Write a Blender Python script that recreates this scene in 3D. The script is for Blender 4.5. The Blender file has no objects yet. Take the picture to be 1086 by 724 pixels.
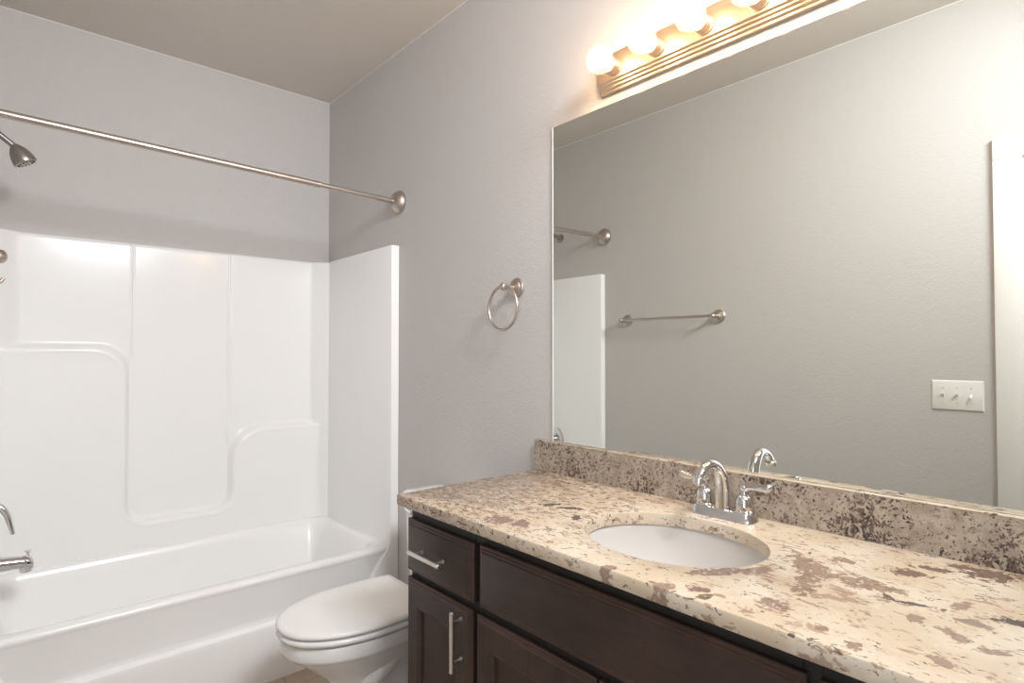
import bpy, bmesh, math, random
from mathutils import Vector, Matrix

random.seed(4)
S = bpy.context.scene
COL = S.collection
PI = math.pi

# ------------------------------------------------------------------ camera
cam_data = bpy.data.cameras.new('camera')
cam_data.sensor_width = 36.0
cam_data.lens = 615.01 / 1086 * 36.0
cam_data.clip_start = 0.02
cam = bpy.data.objects.new('camera', cam_data)
COL.objects.link(cam)
cF = Vector((0.66179051, 0.74940934, 0.02046848)).normalized()
cR = Vector((0.749561132, -0.661935015, 0.000382747)).normalized()
cU = cR.cross(cF)
cam.matrix_world = Matrix(((cR.x, cU.x, -cF.x, 0.113), (cR.y, cU.y, -cF.y, 0.0),
                           (cR.z, cU.z, -cF.z, 1.314), (0, 0, 0, 1)))
S.camera = cam

# ------------------------------------------------------------------ view, world, big lights
S.view_settings.view_transform = 'Standard'
S.view_settings.look = 'None'
S.view_settings.gamma = 1.0
S.view_settings.use_curve_mapping = False
S.view_settings.exposure = 0.28
S.cycles.use_denoising = True
S.cycles.max_bounces = 14
S.cycles.diffuse_bounces = 8
S.cycles.glossy_bounces = 6
S.cycles.transmission_bounces = 6
S.cycles.transparent_max_bounces = 12
S.cycles.sample_clamp_indirect = 6.0
S.cycles.blur_glossy = 0.3

world = bpy.data.worlds.new('world')
S.world = world
world.use_nodes = True
world.node_tree.nodes['Background'].inputs[0].default_value = (0.85, 0.92, 1.0, 1)
world.node_tree.nodes['Background'].inputs[1].default_value = 0.5


def area_light(name, loc, target, sx, sy, power, color):
    l = bpy.data.lights.new(name, 'AREA')
    l.shape = 'RECTANGLE'
    l.size, l.size_y = sx, sy
    l.energy = power
    l.color = color
    o = bpy.data.objects.new(name, l)
    COL.objects.link(o)
    o.location = loc
    o.rotation_euler = (Vector(target) - Vector(loc)).to_track_quat('-Z', 'Y').to_euler()
    return o


# flash bounced off the ceiling above the doorway, and daylight coming in through the open door
area_light('bounced_flash', (0.80, -0.25, 2.72), (0.85, 3.19, 1.25), 0.75, 0.8, 53.0, (0.91, 0.955, 1.0)).data.spread = math.radians(138)
area_light('doorway_daylight', (-0.16, -0.02, 1.25), (1.5, 1.6, 1.1), 0.6, 1.7, 5.0, (0.90, 0.95, 1.0))
BULB_STRENGTH = 62.0
BULB_COLOR = (1.0, 0.61, 0.31)


# ------------------------------------------------------------------ node helpers
class N:
    """small wrapper that writes shader node trees"""

    def __init__(self, name):
        self.m = bpy.data.materials.new(name)
        self.m.use_nodes = True
        self.t = self.m.node_tree
        self.t.nodes.clear()
        self.out = self.t.nodes.new('ShaderNodeOutputMaterial')

    def n(self, kind, **kw):
        nd = self.t.nodes.new(kind)
        for k, v in kw.items():
            setattr(nd, k, v)
        return nd

    def put(self, sock, v):
        if isinstance(v, bpy.types.NodeSocket):
            self.t.links.new(v, sock)
        elif v is not None:
            if hasattr(sock.default_value, '__len__') and not isinstance(v, (int, float)):
                v = tuple(v)
                if len(sock.default_value) == 4 and len(v) == 3:
                    v = v + (1.0,)
            sock.default_value = v

    def math(self, op, a, b=0.0, c=None, clamp=False):
        nd = self.n('ShaderNodeMath', operation=op, use_clamp=clamp)
        self.put(nd.inputs[0], a)
        self.put(nd.inputs[1], b)
        if c is not None:
            self.put(nd.inputs[2], c)
        return nd.outputs[0]

    def vec(self, op, a, b=None, value=False):
        nd = self.n('ShaderNodeVectorMath', operation=op)
        self.put(nd.inputs[0], a)
        if b is not None:
            self.put(nd.inputs[1], b)
        return nd.outputs['Value'] if value else nd.outputs['Vector']

    def pos(self):
        return self.n('ShaderNodeTexCoord').outputs['Object']

    def mapping(self, v, scale=(1, 1, 1), rot=(0, 0, 0), loc=(0, 0, 0)):
        nd = self.n('ShaderNodeMapping')
        self.put(nd.inputs['Vector'], v)
        nd.inputs['Scale'].default_value = scale
        nd.inputs['Rotation'].default_value = rot
        nd.inputs['Location'].default_value = loc
        return nd.outputs[0]

    def noise(self, v, scale, detail=3, rough=0.55, distort=0.0):
        nd = self.n('ShaderNodeTexNoise')
        self.put(nd.inputs['Vector'], v)
        nd.inputs['Scale'].default_value = scale
        nd.inputs['Detail'].default_value = detail
        nd.inputs['Roughness'].default_value = rough
        nd.inputs['Distortion'].default_value = distort
        return nd.outputs[0]

    def ramp(self, v, lo, hi):
        """smooth 0..1 step of v between lo and hi"""
        nd = self.n('ShaderNodeMapRange', interpolation_type='SMOOTHSTEP')
        self.put(nd.inputs[0], v)
        nd.inputs[1].default_value = lo
        nd.inputs[2].default_value = hi
        return nd.outputs[0]

    def mix(self, f, a, b):
        nd = self.n('ShaderNodeMix', data_type='RGBA')
        self.put(nd.inputs[0], f)
        self.put(nd.inputs[6], a)
        self.put(nd.inputs[7], b)
        return nd.outputs[2]

    def bump(self, h, strength, dist):
        nd = self.n('ShaderNodeBump')
        nd.inputs['Strength'].default_value = strength
        nd.inputs['Distance'].default_value = dist
        self.put(nd.inputs['Height'], h)
        return nd.outputs[0]

    def principled(self, color, rough=0.5, metallic=0.0, normal=None, spec=0.5, coat=0.0, coat_rough=0.05):
        p = self.n('ShaderNodeBsdfPrincipled')
        self.put(p.inputs['Base Color'], color)
        self.put(p.inputs['Roughness'], rough)
        self.put(p.inputs['Metallic'], metallic)
        self.put(p.inputs['Specular IOR Level'], spec)
        self.put(p.inputs['Coat Weight'], coat)
        self.put(p.inputs['Coat Roughness'], coat_rough)
        if normal is not None:
            self.put(p.inputs['Normal'], normal)
        self.t.links.new(p.outputs[0], self.out.inputs[0])
        return self.m


def plain(name, color, rough=0.5, metallic=0.0, spec=0.5, coat=0.0, vary=0.03, scale=12.0, coat_rough=0.05):
    n = N(name)
    v = n.noise(n.pos(), scale, 3)
    a = tuple(c * (1 - vary) for c in color)
    b = tuple(min(1, c * (1 + vary)) for c in color)
    return n.principled(n.mix(v, a, b), rough, metallic, None, spec, coat, coat_rough)


def wall_paint(name, color, strength=0.28):
    n = N(name)
    p = n.pos()
    h = n.math('ADD', n.noise(p, 170, 2), n.math('MULTIPLY', n.noise(p, 60, 2), 0.8))
    col = n.mix(n.noise(p, 3.0, 2), tuple(c * 0.985 for c in color), tuple(c * 1.015 for c in color))
    return n.principled(col, 0.62, 0, n.bump(h, strength, 0.006), 0.35)


def wood(name, dark, light, axis):
    n = N(name)
    sc = {'y': (14, 1.2, 14), 'z': (14, 14, 1.2)}[axis]
    p = n.pos()
    g = n.noise(n.mapping(p, sc), 5, 5, 0.6, 0.6)
    f = n.noise(n.mapping(p, tuple(s * 5 for s in sc)), 5, 3)
    blotch = n.noise(p, 7, 3)
    k = n.math('ADD', n.math('MULTIPLY', n.ramp(g, 0.3, 0.7), 0.45), n.math('MULTIPLY', n.ramp(blotch, 0.35, 0.7), 0.55))
    col = n.mix(k, dark, light)
    return n.principled(col, n.math('MULTIPLY_ADD', f, 0.12, 0.30), 0, n.bump(f, 0.05, 0.001), 0.4, 0.0)


GRANITE_MARKS = [
('m',1.020,1.068,21.9,-19.5,-22.6,-14.1),
('m',1.035,1.014,33.4,-30.4,-17.6,-20.0),
('b',1.109,0.549,7.2,-12.7,-33.6,-45.7),
('b',1.170,0.507,12.8,-24.7,-28.3,-54.8),
('b',1.262,0.465,9.6,-33.2,-25.8,6.8),
('b',1.171,0.424,18.0,-45.3,-13.3,-15.1),
('b',1.040,0.419,12.0,-39.1,-40.6,3.4),
('b',1.245,0.381,4.0,-15.1,-32.8,-5.9),
('b',1.253,0.435,7.6,-28.4,-30.3,8.0),
('b',1.241,0.336,5.6,-24.3,-51.5,-9.6),
('d',1.359,0.322,6.1,-27.9,-42.1,-17.3),
('d',1.418,0.295,6.0,-32.0,-53.6,-20.8),
('d',1.456,0.219,2.3,-18.3,-27.5,-10.5),
('d',1.463,0.262,4.5,-28.9,-52.3,-19.5),
('k',1.249,0.162,3.6,-43.7,-60.0,-12.2),
('k',1.212,0.277,5.0,-27.0,-141.4,-30.1),
('k',1.211,0.307,8.7,-75.0,-173.4,130.1),
('k',1.221,1.027,22.8,-25.8,-60.8,-35.2),
('k',1.209,1.087,23.9,-23.4,-36.5,-62.6),
('k',1.170,0.958,49.1,-54.3,-32.9,-37.4),
('b',1.034,0.200,3.5,-52.2,-87.8,31.2),
('b',1.260,0.221,11.0,-78.3,-43.7,-14.4),
('g',1.200,0.200,4.5,-42.3,-63.5,-2.2),
('b',1.018,0.341,19.9,-73.9,-98.1,-16.5),
('b',0.990,0.290,28.0,-85.9,-43.6,-49.5),
('b',1.153,0.262,16.5,-85.7,-61.1,-23.3),
('b',1.115,0.160,3.9,-37.8,-98.3,-42.1),
('t',0.997,0.368,43.8,-106.2,-37.4,-42.4),
('b',1.137,0.210,3.6,-52.5,-73.5,35.4),
('b',0.972,0.583,26.1,-40.7,-56.3,-23.2),
('m',1.010,0.529,23.8,-40.6,-56.4,-64.0),
('d',0.989,0.511,36.7,-54.3,-39.0,-100.6),
('b',0.966,0.700,36.3,-41.8,-65.2,-60.0),
('d',1.325,0.854,15.8,-22.5,-39.7,-45.1),
('b',1.341,0.422,10.6,-33.8,-49.1,-31.6)
]


def granite(name, kind):
    n = N(name)
    p = n.pos()
    warp = n.n('ShaderNodeTexNoise')
    n.put(warp.inputs['Vector'], p)
    warp.inputs['Scale'].default_value = 22
    warp.inputs['Detail'].default_value = 4
    wv = n.vec('SCALE', n.vec('SUBTRACT', warp.outputs['Color'], (0.5, 0.5, 0.5)))
    wv.node.inputs['Scale'].default_value = 0.035
    q = n.vec('ADD', p, wv)
    if kind == 'splash':
        base = n.mix(n.ramp(n.noise(q, 26, 4), 0.35, 0.65), (0.33, 0.27, 0.215), (0.44, 0.375, 0.30))
        base = n.mix(n.math('MULTIPLY', n.ramp(n.noise(q, 60, 3), 0.52, 0.66), 0.55), base, (0.24, 0.175, 0.14))
        big = n.noise(p, 7.5, 2)
        s1 = n.math('ADD', n.noise(q, 95, 5, 0.68), n.math('MULTIPLY', n.math('SUBTRACT', big, 0.5), 0.40))
        base = n.mix(n.math('MULTIPLY', n.ramp(s1, 0.535, 0.585), 0.9), base, (0.115, 0.075, 0.06))
        s2 = n.math('ADD', n.noise(q, 150, 3), n.math('MULTIPLY', n.math('SUBTRACT', big, 0.5), 0.3))
        base = n.mix(n.ramp(s2, 0.585, 0.63), base, (0.05, 0.04, 0.04))
        base = n.mix(n.math('MULTIPLY', n.ramp(n.noise(p, 110, 2), 0.64, 0.70), 0.5), base, (0.58, 0.52, 0.44))
        return n.principled(base, 0.22, 0, None, 0.5)
    # worktop: cream ground, finer and busier towards the far end (large y), broad blots towards the near end
    sep = n.n('ShaderNodeSeparateXYZ')
    n.put(sep.inputs[0], p)
    far = n.ramp(n.math('ADD', sep.outputs[1], n.math('MULTIPLY', n.math('SUBTRACT', n.noise(p, 5, 2), 0.5), 0.5)), 0.72, 1.25)
    cream = n.mix(n.ramp(n.noise(q, 9, 4), 0.35, 0.68), (0.57, 0.465, 0.34), (0.66, 0.58, 0.475))
    cream = n.mix(n.math('MULTIPLY', n.ramp(n.noise(q, 16, 3), 0.55, 0.72), 0.35), cream, (0.45, 0.32, 0.20))
    fcol = n.mix(n.ramp(n.noise(q, 40, 4), 0.4, 0.62), (0.50, 0.405, 0.30), (0.36, 0.26, 0.185))
    base = n.mix(n.math('MULTIPLY', far, 0.75), cream, fcol)
    # streaky direction runs towards the camera side of the slab
    d = n.mapping(q, (1.0, 0.42, 1.0), (0, 0, 0.5))
    busy = n.math('MULTIPLY_ADD', far, 0.075, -0.038)
    f1 = n.math('ADD', n.noise(d, 62, 4, 0.6), busy)
    base = n.mix(n.math('MULTIPLY', n.ramp(f1, 0.555, 0.605), 0.8), base, (0.30, 0.195, 0.135))
    f2 = n.math('ADD', n.noise(n.vec('ADD', d, (3.1, 1.7, 0)), 120, 3, 0.6), busy)
    base = n.mix(n.math('MULTIPLY', n.ramp(f2, 0.595, 0.635), 0.9), base, (0.10, 0.07, 0.055))
    f3 = n.math('ADD', n.noise(n.vec('ADD', d, (7.3, 0.4, 2)), 17, 5, 0.66), n.math('MULTIPLY', far, -0.06))
    base = n.mix(n.math('MULTIPLY', n.ramp(f3, 0.61, 0.64), 0.8), base, (0.34, 0.23, 0.165))
    vein = n.math('ABSOLUTE', n.math('SUBTRACT', n.noise(n.vec('ADD', d, (1.3, 5.2, 0)), 13, 4, 0.6), 0.5))
    vm = n.math('MULTIPLY', n.ramp(vein, 0.008, 0.003), n.ramp(n.noise(p, 9, 2), 0.53, 0.60))
    base = n.mix(n.math('MULTIPLY', vm, 0.85), base, (0.085, 0.06, 0.05))
    # the slab's own large blots
    cols = {'m': (0.22, 0.13, 0.11), 'b': (0.29, 0.195, 0.145), 'd': (0.16, 0.095, 0.07),
            'k': (0.055, 0.038, 0.030), 'g': (0.25, 0.18, 0.145), 't': (0.55, 0.42, 0.31)}
    ragged = n.math('MULTIPLY', n.math('SUBTRACT', n.noise(q, 45, 5, 0.7), 0.5), 4.2)
    for k in 'tbmgdk':
        acc = None
        for (kk, cx, cy, a, b, c, e) in GRANITE_MARKS:
            if kk != k:
                continue
            rel = n.vec('SUBTRACT', p, (cx, cy, 0))
            u = n.vec('DOT_PRODUCT', rel, (a, b, 0), True)
            v = n.vec('DOT_PRODUCT', rel, (c, e, 0), True)
            r = n.math('SQRT', n.math('ADD', n.math('MULTIPLY', u, u), n.math('MULTIPLY', v, v)))
            acc = r if acc is None else n.math('MINIMUM', acc, r)
        mask = n.ramp(n.math('ADD', n.math('SUBTRACT', 1.0, acc), ragged), 0.0, 0.22)
        mask = n.math('MULTIPLY', mask, n.ramp(acc, 1.9, 1.3))
        tone = n.mix(n.ramp(n.noise(q, 95, 3), 0.4, 0.65), cols[k], tuple(c * 0.72 for c in cols[k]))
        base = n.mix(n.math('MULTIPLY', mask, 0.88), base, tone)
    base = n.mix(n.math('MULTIPLY', n.ramp(n.noise(p, 75, 2), 0.655, 0.70), 0.55), base, (0.66, 0.62, 0.55))
    return n.principled(base, 0.20, 0, None, 0.5)


M = {}
M['wall'] = wall_paint('greige_wall_paint', (0.55, 0.53, 0.515))
M['ceiling'] = wall_paint('ceiling_paint', (0.66, 0.62, 0.575), 0.3)
M['acrylic'] = plain('white_gloss_acrylic', (0.84, 0.838, 0.832), 0.18, 0, 0.4, 0.0, 0.004)
M['porcelain'] = plain('white_porcelain', (0.80, 0.785, 0.765), 0.08, 0, 0.5, 0.0, 0.006)
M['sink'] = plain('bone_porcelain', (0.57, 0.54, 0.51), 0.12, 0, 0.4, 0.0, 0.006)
M['seat'] = plain('white_seat_plastic', (0.83, 0.82, 0.805), 0.22, 0, 0.5, 0.0, 0.006)
M['white_trim'] = plain('white_trim_paint', (0.80, 0.79, 0.77), 0.35, 0, 0.5, 0, 0.01)
M['white_plastic'] = plain('white_plate_plastic', (0.80, 0.79, 0.76), 0.3, 0, 0.5, 0, 0.01)
M['nickel'] = plain('brushed_nickel', (0.54, 0.48, 0.435), 0.38, 1.0, vary=0.05, scale=60)
M["bar_nickel"] = plain("satin_nickel_light_bar", (0.66, 0.53, 0.41), 0.45, 1.0, vary=0.04, scale=60)
M['pull_nickel'] = plain('satin_pull_nickel', (0.80, 0.76, 0.72), 0.30, 1.0, vary=0.03, scale=60)
M['dark_nickel'] = plain('tarnished_nickel', (0.42, 0.39, 0.37), 0.30, 1.0, vary=0.15, scale=40)
M['chrome'] = plain('polished_chrome', (0.70, 0.69, 0.69), 0.06, 1.0, vary=0.01)
M['wood'] = wood('espresso_wood_rails', (0.028, 0.0165, 0.0132), (0.056, 0.033, 0.025), 'y')
M['wood_v'] = wood('espresso_wood_stiles', (0.028, 0.0165, 0.0132), (0.056, 0.033, 0.025), 'z')
M['wood_edge'] = wood('espresso_wood_moulding', (0.040, 0.022, 0.0165), (0.075, 0.041, 0.030), 'y')
M['cabinet_dark'] = plain('cabinet_painted_shade', (0.012, 0.009, 0.008), 0.5, vary=0.1)  # darker than the fronts: shade of the gaps put into the colour
M['granite'] = granite('cream_brown_granite', 'top')
M['granite_splash'] = granite('speckled_granite', 'splash')
M['dark_hole'] = plain('dark_recess', (0.02, 0.02, 0.02), 0.5)
M['screw'] = plain('screw_head', (0.62, 0.60, 0.57), 0.4, vary=0.05)
M['mirror_edge'] = plain('polished_glass_edge', (0.82, 0.84, 0.80), 0.2, vary=0.02)

n = N('mirror_silver')
g = n.n('ShaderNodeBsdfGlossy')
n.put(g.inputs['Color'], n.mix(n.noise(n.pos(), 2, 1), (0.862, 0.885, 0.845), (0.867, 0.89, 0.85)))
g.inputs['Roughness'].default_value = 0.0
n.t.links.new(g.outputs[0], n.out.inputs[0])
M['mirror'] = n.m

n = N('bulb_glass')
tr = n.n('ShaderNodeBsdfTransparent')
tr.inputs[0].default_value = (0.97, 0.96, 0.94, 1)
gl = n.n('ShaderNodeBsdfGlossy')
gl.inputs['Roughness'].default_value = 0.03
fr = n.n('ShaderNodeFresnel')
fr.inputs[0].default_value = 1.5
ms = n.n('ShaderNodeMixShader')
geo = n.n('ShaderNodeNewGeometry')
n.t.links.new(n.math('MULTIPLY', fr.outputs[0], n.math('SUBTRACT', 1.0, geo.outputs['Backfacing'])), ms.inputs[0])
n.t.links.new(tr.outputs[0], ms.inputs[1])
n.t.links.new(gl.outputs[0], ms.inputs[2])
tl_ = n.n('ShaderNodeBsdfTranslucent')
tl_.inputs[0].default_value = (0.95, 0.92, 0.86, 1)
m2 = n.n('ShaderNodeMixShader')
m2.inputs[0].default_value = 0.06
n.t.links.new(ms.outputs[0], m2.inputs[1])
n.t.links.new(tl_.outputs[0], m2.inputs[2])
n.t.links.new(m2.outputs[0], n.out.inputs[0])
M['bulb_glass'] = n.m
n = N('bulb_glow')
em = n.n('ShaderNodeEmission')
em.inputs[0].default_value = BULB_COLOR + (1,)
em.inputs[1].default_value = BULB_STRENGTH
n.t.links.new(em.outputs[0], n.out.inputs[0])
M['bulb_glow'] = n.m

n = N('tan_floor_tile')
p = n.pos()
br = n.n('ShaderNodeTexBrick')
n.put(br.inputs['Vector'], p)
br.offset = 0.0
br.inputs['Scale'].default_value = 1.0
br.inputs['Brick Width'].default_value = 0.33
br.inputs['Row Height'].default_value = 0.33
br.inputs['Mortar Size'].default_value = 0.003
n.put(br.inputs['Color1'], n.mix(n.noise(p, 6, 4), (0.42, 0.34, 0.27), (0.52, 0.43, 0.35)))
n.put(br.inputs['Color2'], n.mix(n.noise(p, 6, 4), (0.40, 0.33, 0.26), (0.50, 0.41, 0.33)))
br.inputs['Mortar'].default_value = (0.30, 0.26, 0.22, 1)
M['floor'] = n.principled(br.outputs[0], 0.4)


# ------------------------------------------------------------------ mesh helpers
class MB:
    def __init__(self):
        self.v, self.f, self.mi = [], [], []

    def add(self, verts, faces, mi=0):
        o = len(self.v)
        self.v += [tuple(p) for p in verts]
        for f in faces:
            self.f.append(tuple(i + o for i in f))
            self.mi.append(mi)
        return self

    def from_bm(self, bm, mi=0):
        bm.verts.ensure_lookup_table()
        for i, v in enumerate(bm.verts):
            v.index = i
        self.add([v.co.copy() for v in bm.verts], [[v.index for v in f.verts] for f in bm.faces], mi)
        bm.free()
        return self

    def box(self, x0, x1, y0, y1, z0, z1, bevel=0.0, seg=2, mi=0):
        bm = bmesh.new()
        bmesh.ops.create_cube(bm, size=1.0)
        for v in bm.verts:
            v.co = Vector((x0 if v.co.x < 0 else x1, y0 if v.co.y < 0 else y1, z0 if v.co.z < 0 else z1))
        if bevel > 0:
            bmesh.ops.bevel(bm, geom=bm.edges[:], offset=bevel, segments=seg, profile=0.5, affect='EDGES')
        return self.from_bm(bm, mi)

    def loft(self, rings, cap0=True, cap1=True, closed=True, loop=False, mi=0):
        m = len(rings[0])
        vs = [p for r in rings for p in r]
        fs = []
        k = len(rings)
        for i in range(k if loop else k - 1):
            a, b = i * m, ((i + 1) % k) * m
            for j in range(m if closed else m - 1):
                jj = (j + 1) % m
                fs.append((a + j, a + jj, b + jj, b + j))
        if not loop:
            if cap0:
                fs.append(tuple(range(m - 1, -1, -1)))
            if cap1:
                fs.append(tuple((k - 1) * m + j for j in range(m)))
        return self.add(vs, fs, mi)

    def lathe(self, origin, axis, prof, n=32, mi=0):
        """prof: (distance along axis, radius)"""
        o, ax = Vector(origin), Vector(axis).normalized()
        e1 = ax.orthogonal().normalized()
        e2 = ax.cross(e1)
        rings = []
        for t, r in prof:
            r = max(r, 1e-5)
            rings.append([o + ax * t + (e1 * math.cos(2 * PI * j / n) + e2 * math.sin(2 * PI * j / n)) * r for j in range(n)])
        return self.loft(rings, mi=mi)

    def tube(self, pts, rad, n=16, closed=False, flat=None, mi=0):
        """round tube along pts; rad a number or one per point; flat = (factor, direction) squashes it"""
        pts = [Vector(p) for p in pts]
        k = len(pts)
        if not hasattr(rad, '__len__'):
            rad = [rad] * k
        tans = []
        for i in range(k):
            a = pts[(i - 1) % k] if (closed or i > 0) else pts[i]
            b = pts[(i + 1) % k] if (closed or i < k - 1) else pts[i]
            tans.append((b - a).normalized())
        e = tans[0].orthogonal().normalized()
        if flat:
            e = Vector(flat[1])
        rings = []
        for i in range(k):
            t = tans[i]
            e = (e - t * e.dot(t)).normalized()
            e2 = t.cross(e)
            r = rad[i]
            ra, rb = (r, r) if not hasattr(r, '__len__') else r
            rings.append([pts[i] + e * math.cos(2 * PI * j / n) * ra + e2 * math.sin(2 * PI * j / n) * rb for j in range(n)])
        return self.loft(rings, loop=closed, mi=mi)

    def sphere(self, c, r, n=24, m=14, mi=0, squash=(1, 1, 1)):
        c = Vector(c)
        rings = []
        for i in range(m + 1):
            a = PI * i / m
            rr = max(math.sin(a) * r, 1e-5)
            rings.append([c + Vector((math.cos(2 * PI * j / n) * rr * squash[0], math.sin(2 * PI * j / n) * rr * squash[1],
                                      math.cos(a) * r * squash[2])) for j in range(n)])
        return self.loft(rings, mi=mi)

    def prism(self, poly, axis, a, b, mi=0):
        """poly of 2D points in the plane across axis ('x': (y,z), 'y': (x,z), 'z': (x,y))"""
        def P(p, t):
            return {'x': (t, p[0], p[1]), 'y': (p[0], t, p[1]), 'z': (p[0], p[1], t)}[axis]
        return self.loft([[P(p, a) for p in poly], [P(p, b) for p in poly]], mi=mi)

    def build(self, name, mats, parent=None, angle=35):
        if not isinstance(mats, (list, tuple)):
            mats = [mats]
        off = Vector((0, 0, 0))
        q = parent
        while q is not None:
            off += q.location
            q = q.parent
        me = bpy.data.meshes.new(name)
        me.from_pydata([Vector(v) - off for v in self.v], [], self.f)
        for i, p in enumerate(me.polygons):
            p.material_index = self.mi[i]
        bm = bmesh.new()
        bm.from_mesh(me)
        bmesh.ops.remove_doubles(bm, verts=bm.verts, dist=2e-5)
        bmesh.ops.recalc_face_normals(bm, faces=bm.faces)
        bm.to_mesh(me)
        bm.free()
        for p in me.polygons:
            p.use_smooth = True
        me.set_sharp_from_angle(angle=math.radians(angle))
        for m in mats:
            me.materials.append(m)
        o = bpy.data.objects.new(name, me)
        COL.objects.link(o)
        if parent is not None:
            o.parent = parent
        return o


def thing(name, loc, label, cat, group=None):
    o = bpy.data.objects.new(name, None)
    o.empty_display_size = 0.05
    COL.objects.link(o)
    o.location = loc
    return tag(o, label, cat, group)


def tag(o, label, cat, group=None):
    o['label'] = label
    o['category'] = cat
    if group:
        o['group'] = group
    return o


def structure(o):
    o['kind'] = 'structure'
    return o


def smooth(t):
    t = max(0.0, min(1.0, t))
    return t * t * (3 - 2 * t)


def bez(pts, n=24):
    """Catmull-Rom through pts"""
    P = [Vector(p) for p in pts]
    P = [P[0] * 2 - P[1]] + P + [P[-1] * 2 - P[-2]]
    out = []
    segs = len(P) - 3
    for s in range(segs):
        a, b, c, d = P[s:s + 4]
        k = max(2, n // segs)
        for i in range(k + (1 if s == segs - 1 else 0)):
            t = i / k
            out.append(0.5 * ((2 * b) + (c - a) * t + (2 * a - 5 * b + 4 * c - d) * t * t + (3 * b - a - 3 * c + d) * t ** 3))
    return out


def lerp_list(vals, n):
    out = []
    for i in range(n):
        t = i / (n - 1) * (len(vals) - 1)
        k = min(int(t), len(vals) - 2)
        out.append(vals[k] + (vals[k + 1] - vals[k]) * (t - k))
    return out


# ------------------------------------------------------------------ key dimensions (metres)
XL, XR = 0.0, 1.524          # left wall (door, switches), right wall (mirror)
YF, YB = -0.62, 3.191        # front wall, wall behind the tub
ZC = 2.756
CT = 0.9145                  # worktop height
TUBY = 2.402                 # front of the tub unit

# ------------------------------------------------------------------ room shell
T = 0.12
structure(MB().box(XL - 1.3, XR + T, YF - T, YB + T, -0.1, 0).build('floor', M['floor']))
structure(MB().box(XL - T, XR + T, YF - T, YB + T, ZC, ZC + 0.1).build('ceiling', M['ceiling']))
structure(MB().box(XR, XR + T, YF - T, YB + T, 0, ZC).build('wall_right', M['wall']))
structure(MB().box(XL - T, XR, YB, YB + T, 0, ZC).build('wall_back', M['wall']))
structure(MB().box(XL - T, XR, YF - T, YF, 0, ZC).build('wall_front', M['wall']))
DY0, DY1, DZ = -0.41, 0.352, 2.062
lw = MB()
lw.box(XL - T, XL, YF, DY0 - 0.02, 0, ZC)
lw.box(XL - T, XL, DY1 + 0.02, YB, 0, ZC)
lw.box(XL - T, XL, DY0 - 0.02, DY1 + 0.02, DZ + 0.02, ZC)
structure(lw.build('wall_left', M['wall']))
# door opening: jamb lining and flat casing
door = structure(MB().box(XL - T - 0.002, XL + 0.002, DY1, DY1 + 0.019, 0, DZ + 0.019)
                 .box(XL - T - 0.002, XL + 0.002, DY0 - 0.019, DY0, 0, DZ + 0.019)
                 .box(XL - T - 0.002, XL + 0.002, DY0, DY1, DZ, DZ + 0.019).build('door_1', M['white_trim']))
cw = 0.089
(MB().box(XL, XL + 0.018, DY1 + 0.006, DY1 + 0.006 + cw, 0, DZ + 0.006, 0.002, 2)
 .box(XL, XL + 0.018, DY0 - 0.006 - cw, DY0 - 0.006, 0, DZ + 0.006, 0.002, 2)
 .box(XL, XL + 0.018, DY0 - 0.006 - cw, DY1 + 0.006 + cw, DZ + 0.006, DZ + 0.006 + cw, 0.002, 2)
 .build('casing', M['white_trim'], door))


def baseboard(name, x0, x1, y0, y1):
    structure(MB().box(x0, x1, y0, y1, 0, 0.10, 0.003, 2).build(name, M['white_trim']))


baseboard('baseboard_right', XR - 0.013, XR, 1.46, TUBY - 0.003)
baseboard('baseboard_left', XL, XL + 0.013, DY1 + cw + 0.008, TUBY - 0.003)
baseboard('baseboard_front', XL + 0.02, XR, YF, YF + 0.013)

# bead of caulk where the walls meet the ceiling
for k, (x0, x1, y0, y1) in enumerate(((XL, XR, YB - 0.004, YB), (XL, XL + 0.004, YF, YB), (XR - 0.003, XR, YF, YB))):
    structure(MB().box(x0, x1, y0, y1, ZC - 0.004, ZC, 0.001, 1).build('trim_%d' % (k + 1), M['white_trim']))

# ------------------------------------------------------------------ tub and shower unit
tub = thing('bathtub_shower_unit', (0.76, 2.8, 0), 'white one-piece bathtub with moulded shower surround filling the far end of the room', 'bathtub')
PX0, PX1 = 0.0415, 1.4825    # faces of the side panels
STOP = 1.824


def rr_sd(x, y, x0, x1, y0, y1, r):
    """signed distance to a rounded rectangle, negative inside"""
    cx, cy = (x0 + x1) / 2, (y0 + y1) / 2
    qx, qy = abs(x - cx) - (x1 - x0) / 2 + r, abs(y - cy) - (y1 - y0) / 2 + r
    return math.hypot(max(qx, 0), max(qy, 0)) + min(max(qx, qy), 0) - r


def smin(a, b, k):
    h = max(0.0, min(1.0, 0.5 + 0.5 * (b - a) / k))
    return b + (a - b) * h - k * h * (1 - h)


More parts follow.
